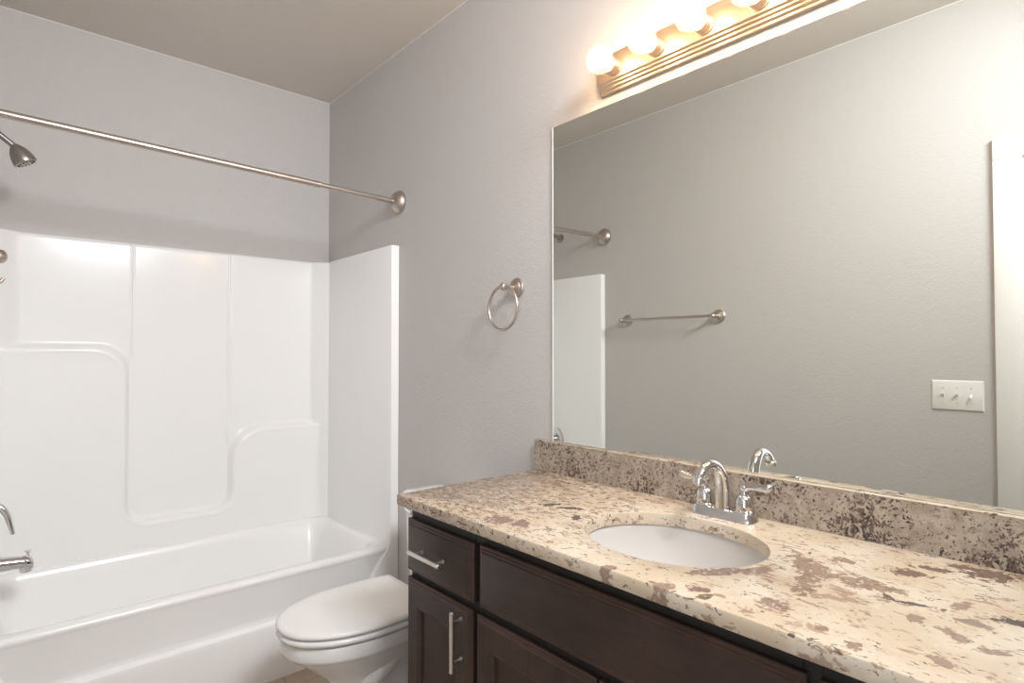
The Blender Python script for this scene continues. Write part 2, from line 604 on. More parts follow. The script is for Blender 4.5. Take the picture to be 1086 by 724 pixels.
def back_y(x, z):
    """depth of the moulded back panel at (x, z)"""
    y = 3.160
    # recessed region: centre bay, plus everything above the two ledges (negative = recessed)
    bay = rr_sd(x, z, 0.562, 0.982, 0.555, 3.0, 0.075)
    left = rr_sd(x, z, -1.0, 0.562, 1.355, 4.0, 0.02)
    right = rr_sd(x, z, 0.982, 3.0, 0.945, 4.0, 0.02)
    d = smin(smin(bay, left, 0.14), smin(bay, right, 0.17), 0.001)
    raise_ = smooth((d + 0.004) / 0.030)
    rim = math.exp(-((d - 0.030) / 0.006) ** 2)
    if x < 0.24:                                           # the left ledge fades out into the corner
        raise_ = max(raise_, 0.0)
    y -= 0.034 * raise_ + 0.0016 * rim
    # upright seams above the ledges
    for sx, zl in ((0.562, 1.262), (0.982, 0.83)):
        if z > zl:
            k = smooth((z - zl) / 0.06)
            y -= k * (0.0050 * math.exp(-((x - sx) / 0.0055) ** 2) - 0.0035 * math.exp(-((x - sx - 0.009) / 0.004) ** 2))
            if (sx < 0.7 and x < sx) or (sx > 0.7 and x > sx):
                y -= 0.003 * k * smooth(abs(x - sx) / 0.01)
    # gentle crown of the broad faces
    y -= 0.004 * math.cos((x - 0.76) / 0.72 * PI / 2)
    # angled corner columns
    yr = 3.160 - (x - 1.406) * 0.90 - 0.004
    yl = 3.160 - (0.160 - x) * 0.62 - 0.004
    if x > 1.395:
        y = smin(y, yr - 0.0, 0.010)
    if x < 0.172:
        y = smin(y, yl - 0.0, 0.012)
    # rounded top
    if z > STOP - 0.02:
        y += 0.018 * (1 - math.sqrt(max(0, 1 - ((z - STOP + 0.02) / 0.02) ** 2)))
    return y


nz = 254
xs = [PX0 + (PX1 - PX0) * j / 250 for j in range(251)]
for sx in (0.562, 0.982, 1.406, 0.160):
    xs += [sx + k * 0.0012 for k in range(-12, 13)]
xs = sorted(set(round(x, 5) for x in xs))
z0b = 0.405
rows = []
for i in range(nz + 1):
    z = z0b + (STOP - z0b) * i / nz
    rows.append([(x, back_y(x, z), z) for x in xs])
m = MB()
m.loft(rows, False, False, closed=False)
# top return to the wall and back face
m.loft([rows[-1], [(p[0], YB - 0.002, STOP) for p in rows[-1]], [(p[0], YB - 0.002, z0b) for p in rows[-1]]], False, False, closed=False)
m.build('back_panel', M['acrylic'], tub, angle=60)


def side_panel(sign):
    """one end wall of the surround; sign +1 right, -1 left"""
    X = (lambda d: XR - 0.002 - d) if sign > 0 else (lambda d: XL + 0.002 + d)
    t = 0.0395
    m = MB()
    # profile along z of the inner face, lofted from front to back with eased front edge
    y1 = 3.12
    r = 0.006
    zs = [0.405, STOP - r, STOP - r * 0.3, STOP]
    ds = [t, t, t - r * 0.3, t - r]
    front = []
    rings = []
    for y, dd in ((TUBY, r), (TUBY + r * 0.3, r * 0.3), (TUBY + r, 0), (y1, 0)):
        ring = [(X(max(d - dd, 0.001)), y, z - (dd if k >= 1 else 0)) for k, (d, z) in enumerate(zip(ds, zs))]
        ring += [(X(0), y, zs[-1] - dd), (X(0), y, zs[0])]
        rings.append(ring)
    m.loft(rings)
    return m.build('side_panel', M['acrylic'], tub)


side_panel(1)
side_panel(-1)


# basin, deck and rolled rim
def deck_z(x, y):
    d = rr_sd(x, y, 0.07, 1.472, 2.452, 3.118, 0.12)
    z = 0.420
    if d < 0:
        # steep front and back, a long slope at the right-hand (resting) end
        sl = 0.10 + 0.10 * smooth((x - 0.95) / 0.5)
        z -= 0.330 * smooth(-d / sl)
    return z


nx, ny = 150, 100
rows = []
for i in range(ny + 1):
    y = 2.425 + (3.165 - 2.425) * i / ny
    rows.append([(PX0 - 0.03 + (PX1 - PX0 + 0.06) * j / nx, y, deck_z(PX0 - 0.03 + (PX1 - PX0 + 0.06) * j / nx, y)) for j in range(nx + 1)])
m = MB()
m.loft(rows, False, False, closed=False)
prof = [(2.425, 0.420), (2.418, 0.4185), (2.412, 0.414), (2.409, 0.407), (2.409, 0.400), (2.4125, 0.391)]
m.loft([[(p[0], y, z) for p in rows[0]] for y, z in prof], False, False, closed=False)
m.build('basin', M['acrylic'], tub, angle=60)

# apron: sloping upper face, small ledge, lower panel
prof = [(2.4115, 0.395), (2.4135, 0.388), (2.428, 0.250), (2.429, 0.236), (2.427, 0.229), (2.422, 0.2255), (2.412, 0.2225),
        (2.4065, 0.2195), (2.4045, 0.213), (2.404, 0.20), (2.404, 0.0), (2.46, 0.0), (2.46, 0.395)]
MB().prism(prof, 'x', PX0 - 0.03, PX1 + 0.03).build('apron', M['acrylic'], tub)

# flared posts where the apron meets the end walls
for sgn in (1, -1):
    X = (lambda d: XR - 0.002 - d) if sgn > 0 else (lambda d: XL + 0.002 + d)
    zs = [0.0, 0.10, 0.18, 0.225, 0.27, 0.31, 0.35, 0.385, 0.41, 0.43, 0.45, 0.47]
    wd = [0.150, 0.150, 0.150, 0.147, 0.138, 0.122, 0.098, 0.072, 0.054, 0.045, 0.041, 0.0395]
    m = MB()
    rings = []
    for z, w in zip(zs, wd):
        e = 0.006
        rings.append([(X(0), TUBY - 0.0006, z), (X(w - e), TUBY - 0.0006, z), (X(w - 0.3 * e), TUBY + 0.3 * e, z), (X(w), TUBY + e, z),
                      (X(w + 0.006 if z < 0.42 else w), TUBY + 0.022, z), (X(0), TUBY + 0.03, z)])
    m.loft(rings)
    m.build('end_post', M['acrylic'], tub, angle=50)

# ------------------------------------------------------------------ shower fittings on the left wall
YT = 2.80
sh = thing('wall_shower', (0.003, YT, 2.17), 'tarnished nickel bell shower head on an angled arm high on the left wall', 'shower head')
MB().lathe((0.001, YT, 2.115), (1, 0, 0), [(0, 0.0), (0, 0.032), (0.004, 0.031), (0.010, 0.016), (0.012, 0.0)]).build('flange', M['dark_nickel'], sh)
MB().tube(bez([(0.004, YT, 2.115), (0.035, YT, 2.124), (0.070, YT, 2.127), (0.100, YT, 2.109), (0.144, YT, 2.074)], 24), 0.0105).build('arm', M['dark_nickel'], sh)
hp = Vector((0.143, YT, 2.076))
MB().lathe(hp, (0.50, 0, -0.86), [(-0.004, 0.0), (-0.004, 0.012), (0.002, 0.0155), (0.010, 0.0225), (0.022, 0.0295), (0.038, 0.0345), (0.052, 0.0368), (0.062, 0.0375), (0.0655, 0.0365)], 36).build('bell', M['dark_nickel'], sh)
fm = MB().lathe(hp, (0.50, 0, -0.86), [(0.064, 0.0), (0.0645, 0.036), (0.067, 0.034), (0.069, 0.0)], 36)
ax = Vector((0.50, 0, -0.86)).normalized()
e1 = ax.orthogonal().normalized()
e2 = ax.cross(e1)
for k in range(14):
    a = 2 * PI * k / 14
    fm.lathe(hp + ax * 0.0675 + (e1 * math.cos(a) + e2 * math.sin(a)) * 0.026, ax, [(0, 0.0), (0, 0.0028), (0.003, 0.002), (0.0032, 0.0)], 8, mi=1)
fm.build('spray_face', [M['nickel'], M['dark_hole']], sh)

HY = 2.93
hk = thing('robe_hook', (PX0, HY, 1.674), 'brushed nickel knobbed hook on the left surround panel below the shower head', 'hook')
MB().lathe((PX0, HY, 1.654), (1, 0, 0), [(0, 0), (0, 0.024), (0.006, 0.023), (0.010, 0.012), (0.012, 0.0)]).build('base', M['nickel'], hk)
MB().tube([(PX0 + 0.005, HY, 1.659), (PX0 + 0.03, HY, 1.669), (PX0 + 0.05, HY, 1.678), (PX0 + 0.06, HY, 1.681)], [0.009, 0.007, 0.008, 0.012]).lathe(
    (PX0 + 0.052, HY, 1.681), (1, 0, 0.0), [(0, 0.0), (0, 0.014), (0.006, 0.022), (0.016, 0.0265), (0.026, 0.024), (0.034, 0.015), (0.038, 0.0)]).build('knob', M['nickel'], hk)
MB().tube(bez([(PX0 + 0.006, HY, 1.646), (PX0 + 0.02, HY, 1.612), (PX0 + 0.045, HY, 1.588), (PX0 + 0.068, HY, 1.584), (PX0 + 0.078, HY, 1.600)], 20),
          lerp_list([0.006, 0.006, 0.006, 0.007, 0.006], 21)).build('prong', M['nickel'], hk)

vl = thing('shower_valve', (PX0, 2.815, 0.71), 'chrome round shower valve plate with a curved lever above the tub spout', 'shower valve')
MB().lathe((PX0, 2.815, 0.725), (1, 0, 0), [(0, 0), (0, 0.085), (0.004, 0.085), (0.010, 0.078), (0.014, 0.05), (0.016, 0.0)], 48).build('escutcheon', M['chrome'], vl)
MB().lathe((PX0, 2.815, 0.725), (1, 0, 0), [(0.01, 0), (0.012, 0.032), (0.03, 0.027), (0.055, 0.025), (0.062, 0.022), (0.066, 0.0)]).build('hub', M['chrome'], vl)
pp = bez([(PX0 + 0.050, 2.815, 0.752), (PX0 + 0.078, 2.81, 0.757), (PX0 + 0.098, 2.805, 0.728), (PX0 + 0.108, 2.80, 0.692), (PX0 + 0.117, 2.80, 0.655)], 24)
MB().tube(pp, lerp_list([0.013, 0.0125, 0.011, 0.009, 0.007], len(pp))).build('lever', M['chrome'], vl)

sp = thing('tub_spout', (PX0, YT, 0.55), 'chrome tub spout with a diverter knob on the left end of the tub', 'tub spout')
m = MB()
rings = []
for x, zc, ry, rz in ((0.0, 0.556, 0.028, 0.029), (0.01, 0.556, 0.028, 0.029), (0.05, 0.554, 0.0265, 0.027), (0.09, 0.551, 0.025, 0.0255), (0.13, 0.548, 0.024, 0.0245),
                      (0.155, 0.545, 0.0235, 0.0245), (0.168, 0.541, 0.022, 0.023), (0.175, 0.535, 0.018, 0.018), (0.177, 0.532, 0.009, 0.009)):
    rings.append([(PX0 + x, YT + ry * math.cos(2 * PI * j / 28), zc + rz * math.sin(2 * PI * j / 28)) for j in range(28)])
m.loft(rings)
m.lathe((PX0 + 0.154, YT, 0.540), (0.06, 0, -1), [(0, 0.0), (0, 0.0205), (0.026, 0.0205), (0.029, 0.019), (0.029, 0.015), (0.02, 0.014), (0.02, 0.0)], 28)
m.build('body', M['chrome'], sp)
MB().lathe((PX0 + 0.160, YT, 0.565), (0, 0, 1), [(0, 0.0), (0, 0.0045), (0.012, 0.0045), (0.016, 0.0055), (0.019, 0.010), (0.022, 0.0105), (0.024, 0.0)], 20).build('diverter_knob', M['chrome'], sp)

# ------------------------------------------------------------------ shower curtain rod
cr = thing('shower_curtain_rod', (0.76, 2.405, 2.04), 'brushed nickel shower curtain rod spanning wall to wall above the tub front', 'curtain rod')
RL, RR = Vector((XL, 2.405, 2.066)), Vector((XR, 2.400, 2.027))
dr = (RR - RL).normalized()
dome = [(0, 0), (0, 0.053), (0.006, 0.054), (0.013, 0.0525), (0.024, 0.046), (0.033, 0.036), (0.039, 0.025), (0.041, 0.016), (0.041, 0.0)]
MB().tube([RL + dr * 0.02, RL + dr * 1.128], 0.0132, 24).build('rod', M['nickel'], cr)
MB().tube([RL + dr * 1.10, RR - dr * 0.02], 0.0105, 24).lathe(RL + dr * 1.126, dr, [(0, 0), (0, 0.0136), (0.003, 0.0142), (0.008, 0.0142), (0.010, 0.0105), (0.011, 0)]).lathe(
    RR - dr * 0.13, dr, [(0, 0), (0, 0.0105), (0.002, 0.0128), (0.10, 0.0128), (0.102, 0)]).build('telescoping_end', M['nickel'], cr)
MB().lathe(RL + Vector((0.001, 0, 0)), (1, 0, 0), dome, 40).build('wall_flange', M['nickel'], cr)
MB().lathe(RR - Vector((0.001, 0, 0)), (-1, 0, 0), dome, 40).build('wall_flange', M['nickel'], cr)

# ------------------------------------------------------------------ toilet
TY = 1.862
tl = thing('toilet', (1.15, TY, 0), 'white two-piece toilet with its lid down between the vanity and the tub', 'toilet')


def egg(tip, back, W, wb, a, z, n=72, corner=0.02):
    """plan outline of an elongated bowl: rounded front at x=tip, straight back at x=back"""
    L = back - tip
    half = []
    for i in range(n // 2):
        t = i / (n // 2 - 1)
        if t < 0.62:
            th = t / 0.62 * PI / 2
            s = a - a * math.cos(th)
            w = W * math.sin(th) ** 0.92 if th > 0 else 0
        else:
            q = (t - 0.62) / 0.38
            s = a + (L - a) * q
            w = W - (W - wb) * q ** 2
        half.append((tip + s, w))
    up = [(x, TY + w, z) for x, w in half]
    dn = [(x, TY - w, z) for x, w in reversed(half)]
    return up + dn


def egg_loft(spec):
    return [egg(*s) for s in spec]


# bowl and pedestal
b = MB()
b.loft(egg_loft([
    (0.915, 1.46, 0.118, 0.10, 0.16, 0.0), (0.915, 1.46, 0.118, 0.10, 0.16, 0.02), (0.930, 1.455, 0.107, 0.092, 0.16, 0.045),
    (0.945, 1.44, 0.099, 0.088, 0.15, 0.10), (0.953, 1.43, 0.093, 0.088, 0.15, 0.15), (0.953, 1.41, 0.091, 0.088, 0.15, 0.20),
    (0.944, 1.40, 0.094, 0.088, 0.16, 0.228), (0.922, 1.38, 0.107, 0.092, 0.18, 0.252), (0.888, 1.34, 0.128, 0.10, 0.21, 0.282), (0.846, 1.32, 0.152, 0.115, 0.24, 0.318),
    (0.814, 1.30, 0.167, 0.125, 0.25, 0.343), (0.806, 1.295, 0.172, 0.13, 0.255, 0.352), (0.797, 1.29, 0.178, 0.14, 0.26, 0.358), (0.795, 1.29, 0.180, 0.14, 0.26, 0.366),
    (0.795, 1.29, 0.180, 0.14, 0.26, 0.396), (0.798, 1.288, 0.177, 0.138, 0.26, 0.403), (0.806, 1.28, 0.169, 0.13, 0.255, 0.405)]))
for sgn in (-1, 1):
    pth = bez([(1.36, TY + sgn * 0.060, 0.34), (1.25, TY + sgn * 0.082, 0.345), (1.16, TY + sgn * 0.092, 0.315), (1.09, TY + sgn * 0.094, 0.262), (1.05, TY + sgn * 0.088, 0.232), (1.03, TY + sgn * 0.078, 0.220)], 30)
    b.tube(pth, lerp_list([0.042, 0.042, 0.040, 0.036, 0.028, 0.012], len(pth)), 20)
b.box(1.24, 1.50, TY - 0.13, TY + 0.13, 0.33, 0.395, 0.02, 4)
b.build('bowl', M['porcelain'], tl, angle=50)

SO = (0.782, 1.268)
MB().loft(egg_loft([
    (SO[0] + 0.010, SO[1], 0.178, 0.158, 0.265, 0.409), (SO[0] + 0.003, SO[1], 0.185, 0.164, 0.27, 0.412), (SO[0], SO[1], 0.188, 0.166, 0.27, 0.419),
    (SO[0] + 0.001, SO[1], 0.187, 0.165, 0.27, 0.426), (SO[0] + 0.008, SO[1], 0.180, 0.16, 0.268, 0.430)])).build('seat', M['seat'], tl, angle=60)
MB().loft(egg_loft([
    (SO[0] + 0.008, SO[1], 0.180, 0.160, 0.268, 0.4335), (SO[0] + 0.001, SO[1], 0.187, 0.166, 0.27, 0.4365), (SO[0] - 0.001, SO[1], 0.189, 0.168, 0.27, 0.4420),
    (SO[0] + 0.001, SO[1], 0.187, 0.167, 0.27, 0.4480), (SO[0] + 0.006, SO[1] - 0.003, 0.182, 0.164, 0.268, 0.4520), (SO[0] + 0.014, SO[1] - 0.006, 0.174, 0.158, 0.262, 0.4540),
    (SO[0] + 0.05, SO[1] - 0.03, 0.14, 0.13, 0.24, 0.4565), (SO[0] + 0.12, SO[1] - 0.09, 0.07, 0.06, 0.17, 0.4575)])).build('lid', M['seat'], tl, angle=50)
for sgn in (-1, 1):
    MB().box(1.270, 1.296, TY + sgn * 0.075 - 0.018, TY + sgn * 0.075 + 0.018, 0.406, 0.424, 0.005, 3).build('seat_hinge', M['seat'], tl)

# tank
def rrect(x0, x1, y0, y1, r, z, n=6):
    pts = []
    for cx, cy, a0 in ((x1 - r, y1 - r, 0), (x0 + r, y1 - r, 90), (x0 + r, y0 + r, 180), (x1 - r, y0 + r, 270)):
        for k in range(n + 1):
            a = math.radians(a0 + 90 * k / n)
            pts.append((cx + r * math.cos(a), cy + r * math.sin(a), z))
    return pts


TW = 0.183
MB().loft([rrect(1.36, 1.50, TY - 0.14, TY + 0.14, 0.03, 0.392), rrect(1.345, 1.508, TY - 0.155, TY + 0.155, 0.03, 0.41), rrect(1.338, 1.51, TY - TW + 0.014, TY + TW - 0.014, 0.03, 0.47),
           rrect(1.332, 1.511, TY - TW, TY + TW, 0.03, 0.7340)]).build('tank', M['porcelain'], tl, angle=50)
MB().loft([rrect(1.328, 1.512, TY - TW - 0.003, TY + TW + 0.003, 0.032, 0.7340), rrect(1.322, 1.513, TY - TW - 0.009, TY + TW + 0.009, 0.036, 0.7380), rrect(1.321, 1.513, TY - TW - 0.010, TY + TW + 0.010, 0.037, 0.7520),
           rrect(1.326, 1.512, TY - TW - 0.006, TY + TW + 0.006, 0.035, 0.7630), rrect(1.338, 1.508, TY - TW + 0.006, TY + TW - 0.006, 0.03, 0.7685), rrect(1.37, 1.49, TY - 0.12, TY + 0.12, 0.03, 0.7705)]).build('tank_lid', M['porcelain'], tl, angle=50)
lvr = MB().lathe((1.332, TY + 0.140, 0.702), (-1, 0, 0), [(0, 0), (0, 0.013), (0.006, 0.013), (0.010, 0.009), (0.014, 0.0)], 20)
lvr.tube([(1.322, TY + 0.140, 0.702), (1.316, TY + 0.115, 0.702), (1.312, TY + 0.09, 0.700), (1.311, TY + 0.078, 0.698)], [0.0055, 0.0055, 0.007, 0.008])
lvr.build('flush_lever', M['chrome'], tl)
for sgn in (-1, 1):
    MB().lathe((1.20, TY + sgn * 0.118, 0.0), (0, 0, 1), [(0, 0.0), (0, 0.016), (0.012, 0.014), (0.018, 0.008), (0.02, 0.0)], 16).build('bolt_cap', M['porcelain'], tl)

# ------------------------------------------------------------------ vanity cabinet
VF = 0.984                   # face of doors and drawers
VX = 1.004                   # face frame
VY0, VY1 = 0.022, 1.440
va = thing('vanity_cabinet', (1.26, 0.73, 0), 'espresso brown shaker vanity cabinet under the granite worktop', 'cabinet')
cc = MB()
cc.box(VX + 0.019, XR - 0.001, VY1 - 0.018, VY1, 0.0, 0.884)
cc.box(VX + 0.019, XR - 0.001, VY0, VY0 + 0.018, 0.0, 0.884)
cc.box(VX + 0.019, XR - 0.02, VY0 + 0.018, VY1 - 0.018, 0.10, 0.116)
cc.box(XR - 0.02, XR - 0.001, VY0 + 0.018, VY1 - 0.018, 0.10, 0.884)
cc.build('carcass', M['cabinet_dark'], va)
ff = MB()
sty = [(VY1 - 0.035, VY1), (1.112, 1.146), (0.334, 0.362), (VY0, VY0 + 0.035)]
for a, c in sty:
    ff.box(VX, VX + 0.019, a, c, 0.10, 0.884, 0.0008, 1)
ys = [VY0 + 0.035, 0.334, 0.362, 1.112, 1.146, VY1 - 0.035]
for a, c in ((ys[0], ys[1]), (ys[2], ys[3]), (ys[4], ys[5])):
    ff.box(VX, VX + 0.019, a, c, 0.838, 0.884)
    ff.box(VX, VX + 0.019, a, c, 0.680, 0.712)
    ff.box(VX, VX + 0.019, a, c, 0.10, 0.135)
ff.box(VX, VX + 0.019, 0.728, 0.756, 0.135, 0.680)
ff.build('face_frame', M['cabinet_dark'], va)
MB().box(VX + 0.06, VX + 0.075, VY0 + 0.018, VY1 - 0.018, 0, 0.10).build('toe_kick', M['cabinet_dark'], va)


def rect_ring(x, y0, y1, z0, z1):
    return [(x, y0, z0), (x, y1, z0), (x, y1, z1), (x, y0, z1)]


def slab_front(name, y0, y1, z0, z1, par):
    """drawer front: flat slab with a stepped, coved edge"""
    m = MB()
    steps = [(VX - 0.0005, 0.0), (VF + 0.009, 0.0), (VF + 0.007, 0.002), (VF + 0.0065, 0.007), (VF + 0.0045, 0.0085), (VF + 0.004, 0.0125), (VF + 0.001, 0.015), (VF, 0.018)]
    rings = [rect_ring(x, y0 + i, y1 - i, z0 + i, z1 - i) for x, i in steps]
    m.loft(rings[:2], True, False)
    m.loft(rings[1:-1], False, False, mi=1)
    m.loft(rings[-2:], False, True, mi=0)
    return m.build(name, [M['wood'], M['wood_edge']], par, angle=20)


def shaker_door(y0, y1, z0, z1, par):
    st, rl = 0.060, 0.068
    m = MB()
    outer = [(VX - 0.0005, 0.0), (VF + 0.008, 0.0), (VF + 0.0065, 0.002), (VF + 0.006, 0.006), (VF + 0.003, 0.008), (VF + 0.0025, 0.011), (VF, 0.014)]
    rings = [rect_ring(x, y0 + i, y1 - i, z0 + i, z1 - i) for x, i in outer]
    m.loft(rings[:2], True, False)
    m.loft(rings[1:], False, False, mi=1)
    # frame face: stiles and rails
    o = rings[-1]
    i0 = rect_ring(VF, y0 + st, y1 - st, z0 + rl, z1 - rl)
    m.loft([o, i0], False, False)
    inn = [(VF, 0.0), (VF + 0.002, 0.002), (VF + 0.0025, 0.006), (VF + 0.005, 0.008), (VF + 0.0095, 0.0095)]
    rr = [rect_ring(x, y0 + st + i, y1 - st - i, z0 + rl + i, z1 - rl - i) for x, i in inn]
    m.loft(rr, False, False, mi=1)
    d = m.build('door', [M['wood_v'], M['wood_edge']], par, angle=20)
    pn = MB().loft([rr[-1], [(VF + 0.014, p[1], p[2]) for p in rr[-1]]], True, True)
    pn.build('panel', M['wood_v'], d)
    return d


def bar_pull(par, axis, y, z, L, spacing):
    x = VF - 0.030
    a = Vector((0, 1, 0)) if axis == 'y' else Vector((0, 0, 1))
    c = Vector((x, y, z))
    m = MB()
    m.lathe(c - a * L / 2, a, [(0, 0), (0, 0.0052), (0.0008, 0.006), (L - 0.0008, 0.006), (L, 0.0052), (L, 0)], 20)
    for s in (-1, 1):
        p = c + a * s * spacing / 2
        m.lathe(p, (1, 0, 0), [(0, 0), (0, 0.0038), (0.030 - 0.0035, 0.0038), (0.030 - 0.003, 0.0052), (0.030, 0.0052), (0.030, 0)], 14)
    return m.build('handle', M['pull_nickel'], par)


d = slab_front('drawer', 1.135, 1.441, 0.702, 0.847, va)
bar_pull(d, 'y', 1.305, 0.773, 0.148, 0.098)
slab_front('false_front', 0.353, 1.113, 0.702, 0.851, va)
d = slab_front('drawer', 0.023, 0.335, 0.702, 0.851, va)
bar_pull(d, 'y', 0.18, 0.773, 0.148, 0.098)
d = shaker_door(1.138, 1.439, 0.112, 0.683, va)
bar_pull(d, 'z', 1.176, 0.604, 0.148, 0.098)
d = shaker_door(0.746, 1.122, 0.112, 0.682, va)
bar_pull(d, 'z', 0.784, 0.575, 0.148, 0.098)
d = shaker_door(0.353, 0.740, 0.112, 0.682, va)
bar_pull(d, 'z', 0.700, 0.575, 0.148, 0.098)
d = shaker_door(0.023, 0.335, 0.112, 0.682, va)
bar_pull(d, 'z', 0.297, 0.604, 0.148, 0.098)

# ------------------------------------------------------------------ worktop, backsplash, sink
SX, SY, SA, SB = 1.2228, 0.7284, 0.168, 0.2034
OX0, OX1, OY0, OY1 = 0.964, XR - 0.0012, 0.008, 1.457
angs = sorted([2 * PI * k / 120 for k in range(120)] +
              [math.atan2(y - SY, x - SX) % (2 * PI) for x in (OX0, OX1) for y in (OY0, OY1)])


def outer_ring(inset, z, keep=True):
    x0, x1, y0, y1 = OX0 + inset, OX1 - (0 if keep else inset), OY0 + inset, OY1 - inset
    out = []
    for a in angs:
        dx, dy = math.cos(a), math.sin(a)
        # ray to the un-inset rectangle so that corners stay corners
        t = min(((OX1 - SX) / dx if dx > 1e-9 else (OX0 - SX) / dx if dx < -1e-9 else 1e9),
                ((OY1 - SY) / dy if dy > 1e-9 else (OY0 - SY) / dy if dy < -1e-9 else 1e9))
        x, y = SX + dx * t, SY + dy * t
        out.append((min(max(x, x0), x1), min(max(y, y0), y1), z))
    return out


def ell_ring(g, z):
    out = []
    for a in angs:
        dx, dy = math.cos(a), math.sin(a)
        t = 1 / math.sqrt((dx / (SA + g)) ** 2 + (dy / (SB + g)) ** 2)
        out.append((SX + dx * t, SY + dy * t, z))
    return out


CB = CT - 0.0295
ct = MB().loft([outer_ring(0.002, CB), outer_ring(0.0, CB + 0.003), outer_ring(0.0, CT - 0.004), outer_ring(0.0012, CT - 0.0012), outer_ring(0.004, CT),
                ell_ring(0.003, CT), ell_ring(0.0008, CT - 0.001), ell_ring(0.0, CT - 0.003), ell_ring(0.0, CB)], loop=True)
tag(ct.build('countertop', M['granite'], None, angle=40), 'cream and brown granite vanity worktop with an oval sink cutout', 'countertop')
tag(MB().box(XR - 0.021, XR - 0.0012, OY0, 1.4565, CT + 0.0004, 1.0130, 0.0).box(XR - 0.021, XR - 0.0012, OY0, 1.4565, 1.0130, 1.0170, 0.0012, 1, mi=1).build('backsplash', [M['granite_splash'], M['granite']]),  # paler worktop stone on the top lip, bulb light put into its colour
    'speckled grey-brown granite backsplash strip under the mirror', 'backsplash')

sk = thing('sink', (SX, SY, CB), 'white oval undermount sink basin set into the granite worktop', 'sink')
spec = [(0.030, 0.0005), (0.005, 0.0005), (0.004, 0.004), (0.002, 0.02), (-0.004, 0.045), (-0.016, 0.075), (-0.038, 0.103), (-0.070, 0.124), (-0.105, 0.135), (-0.14, 0.140)]
inn = [ell_ring(g, CB - z) for g, z in spec]
out = [ell_ring(g + (0.0 if i == 0 else 0.010), CB - z - 0.010) for i, (g, z) in enumerate(spec)]
mm = MB()
mm.loft(inn, False, True)
mm.loft([inn[0]] + out, False, True)
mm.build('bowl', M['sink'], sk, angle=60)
MB().lathe((SX, SY, CB - 0.1402), (0, 0, 1), [(0, 0), (0.0, 0.021), (0.002, 0.021), (0.003, 0.018), (0.001, 0.015), (0.004, 0.012), (0.005, 0.0)], 24).build('drain', M['chrome'], sk)

# ------------------------------------------------------------------ faucet
FX, FY = 1.448, 0.7265
fa = thing('faucet', (FX, FY, CT), 'chrome two-handle gooseneck faucet behind the sink', 'faucet')
m = MB()


def stadium(dx, dy, r, z):
    return rrect(FX - dx, FX + dx, FY - dy, FY + dy, r, z, 8)


m.loft([stadium(0.0275, 0.080, 0.020, CT + 0.0003), stadium(0.0275, 0.080, 0.020, CT + 0.004), stadium(0.0262, 0.079, 0.0195, CT + 0.006), stadium(0.0262, 0.079, 0.0195, CT + 0.018), stadium(0.0245, 0.077, 0.018, CT + 0.0225), stadium(0.020, 0.072, 0.015, CT + 0.0245)])
m.build('base', M['chrome'], fa)
zt = CT + 0.0235
pth = bez([(1.441, FY, zt - 0.003), (1.4405, FY, 0.968), (1.436, FY, 1.005), (1.421, FY, 1.035), (1.396, FY, 1.050), (1.368, FY, 1.049), (1.346, FY, 1.035), (1.334, FY, 1.017)], 56)
m = MB().tube(pth, lerp_list([0.0185, 0.0170, 0.0158, 0.0140, 0.0122, 0.0110, 0.0104, 0.0102], len(pth)), 24)
q = Vector(pth[-1])
m.lathe(q + Vector((0.003, 0, 0.006)), (-0.45, 0, -1), [(0, 0), (0, 0.0115), (0.002, 0.0145), (0.013, 0.0150), (0.015, 0.0138), (0.015, 0.010), (0.011, 0.009), (0.011, 0)], 24)
m.build('spout', M['chrome'], fa)
for sgn in (1, -1):
    hy = FY + sgn * 0.0515
    hb = MB().lathe((FX, hy, CT + 0.022), (0, 0, 1), [(0, 0), (0, 0.0240), (0.004, 0.0240), (0.006, 0.0218), (0.012, 0.0218), (0.026, 0.0208), (0.034, 0.0182), (0.039, 0.0140), (0.042, 0.0092), (0.049, 0.0082), (0.052, 0.0110), (0.058, 0.0130), (0.064, 0.0120), (0.067, 0.006), (0.068, 0)], 28)
    h = hb.build('handle', M['chrome'], fa)
    zl = CT + 0.022 + 0.059
    pts = bez([(FX, hy, zl), (FX - 0.001, hy + sgn * 0.016, zl + 0.002), (FX - 0.002, hy + sgn * 0.034, zl + 0.003), (FX - 0.003, hy + sgn * 0.052, zl + 0.005), (FX - 0.004, hy + sgn * 0.064, zl + 0.009), (FX - 0.004, hy + sgn * 0.070, zl + 0.010)], 25)
    n_ = len(pts)
    wa = lerp_list([0.0085, 0.0080, 0.0090, 0.0120, 0.0115, 0.004], n_)
    wb = lerp_list([0.0085, 0.0075, 0.0075, 0.0100, 0.0095, 0.003], n_)
    MB().tube(pts, list(zip(wa, wb)), 18, flat=(1, (1, 0, 0))).build('lever', M['chrome'], h)

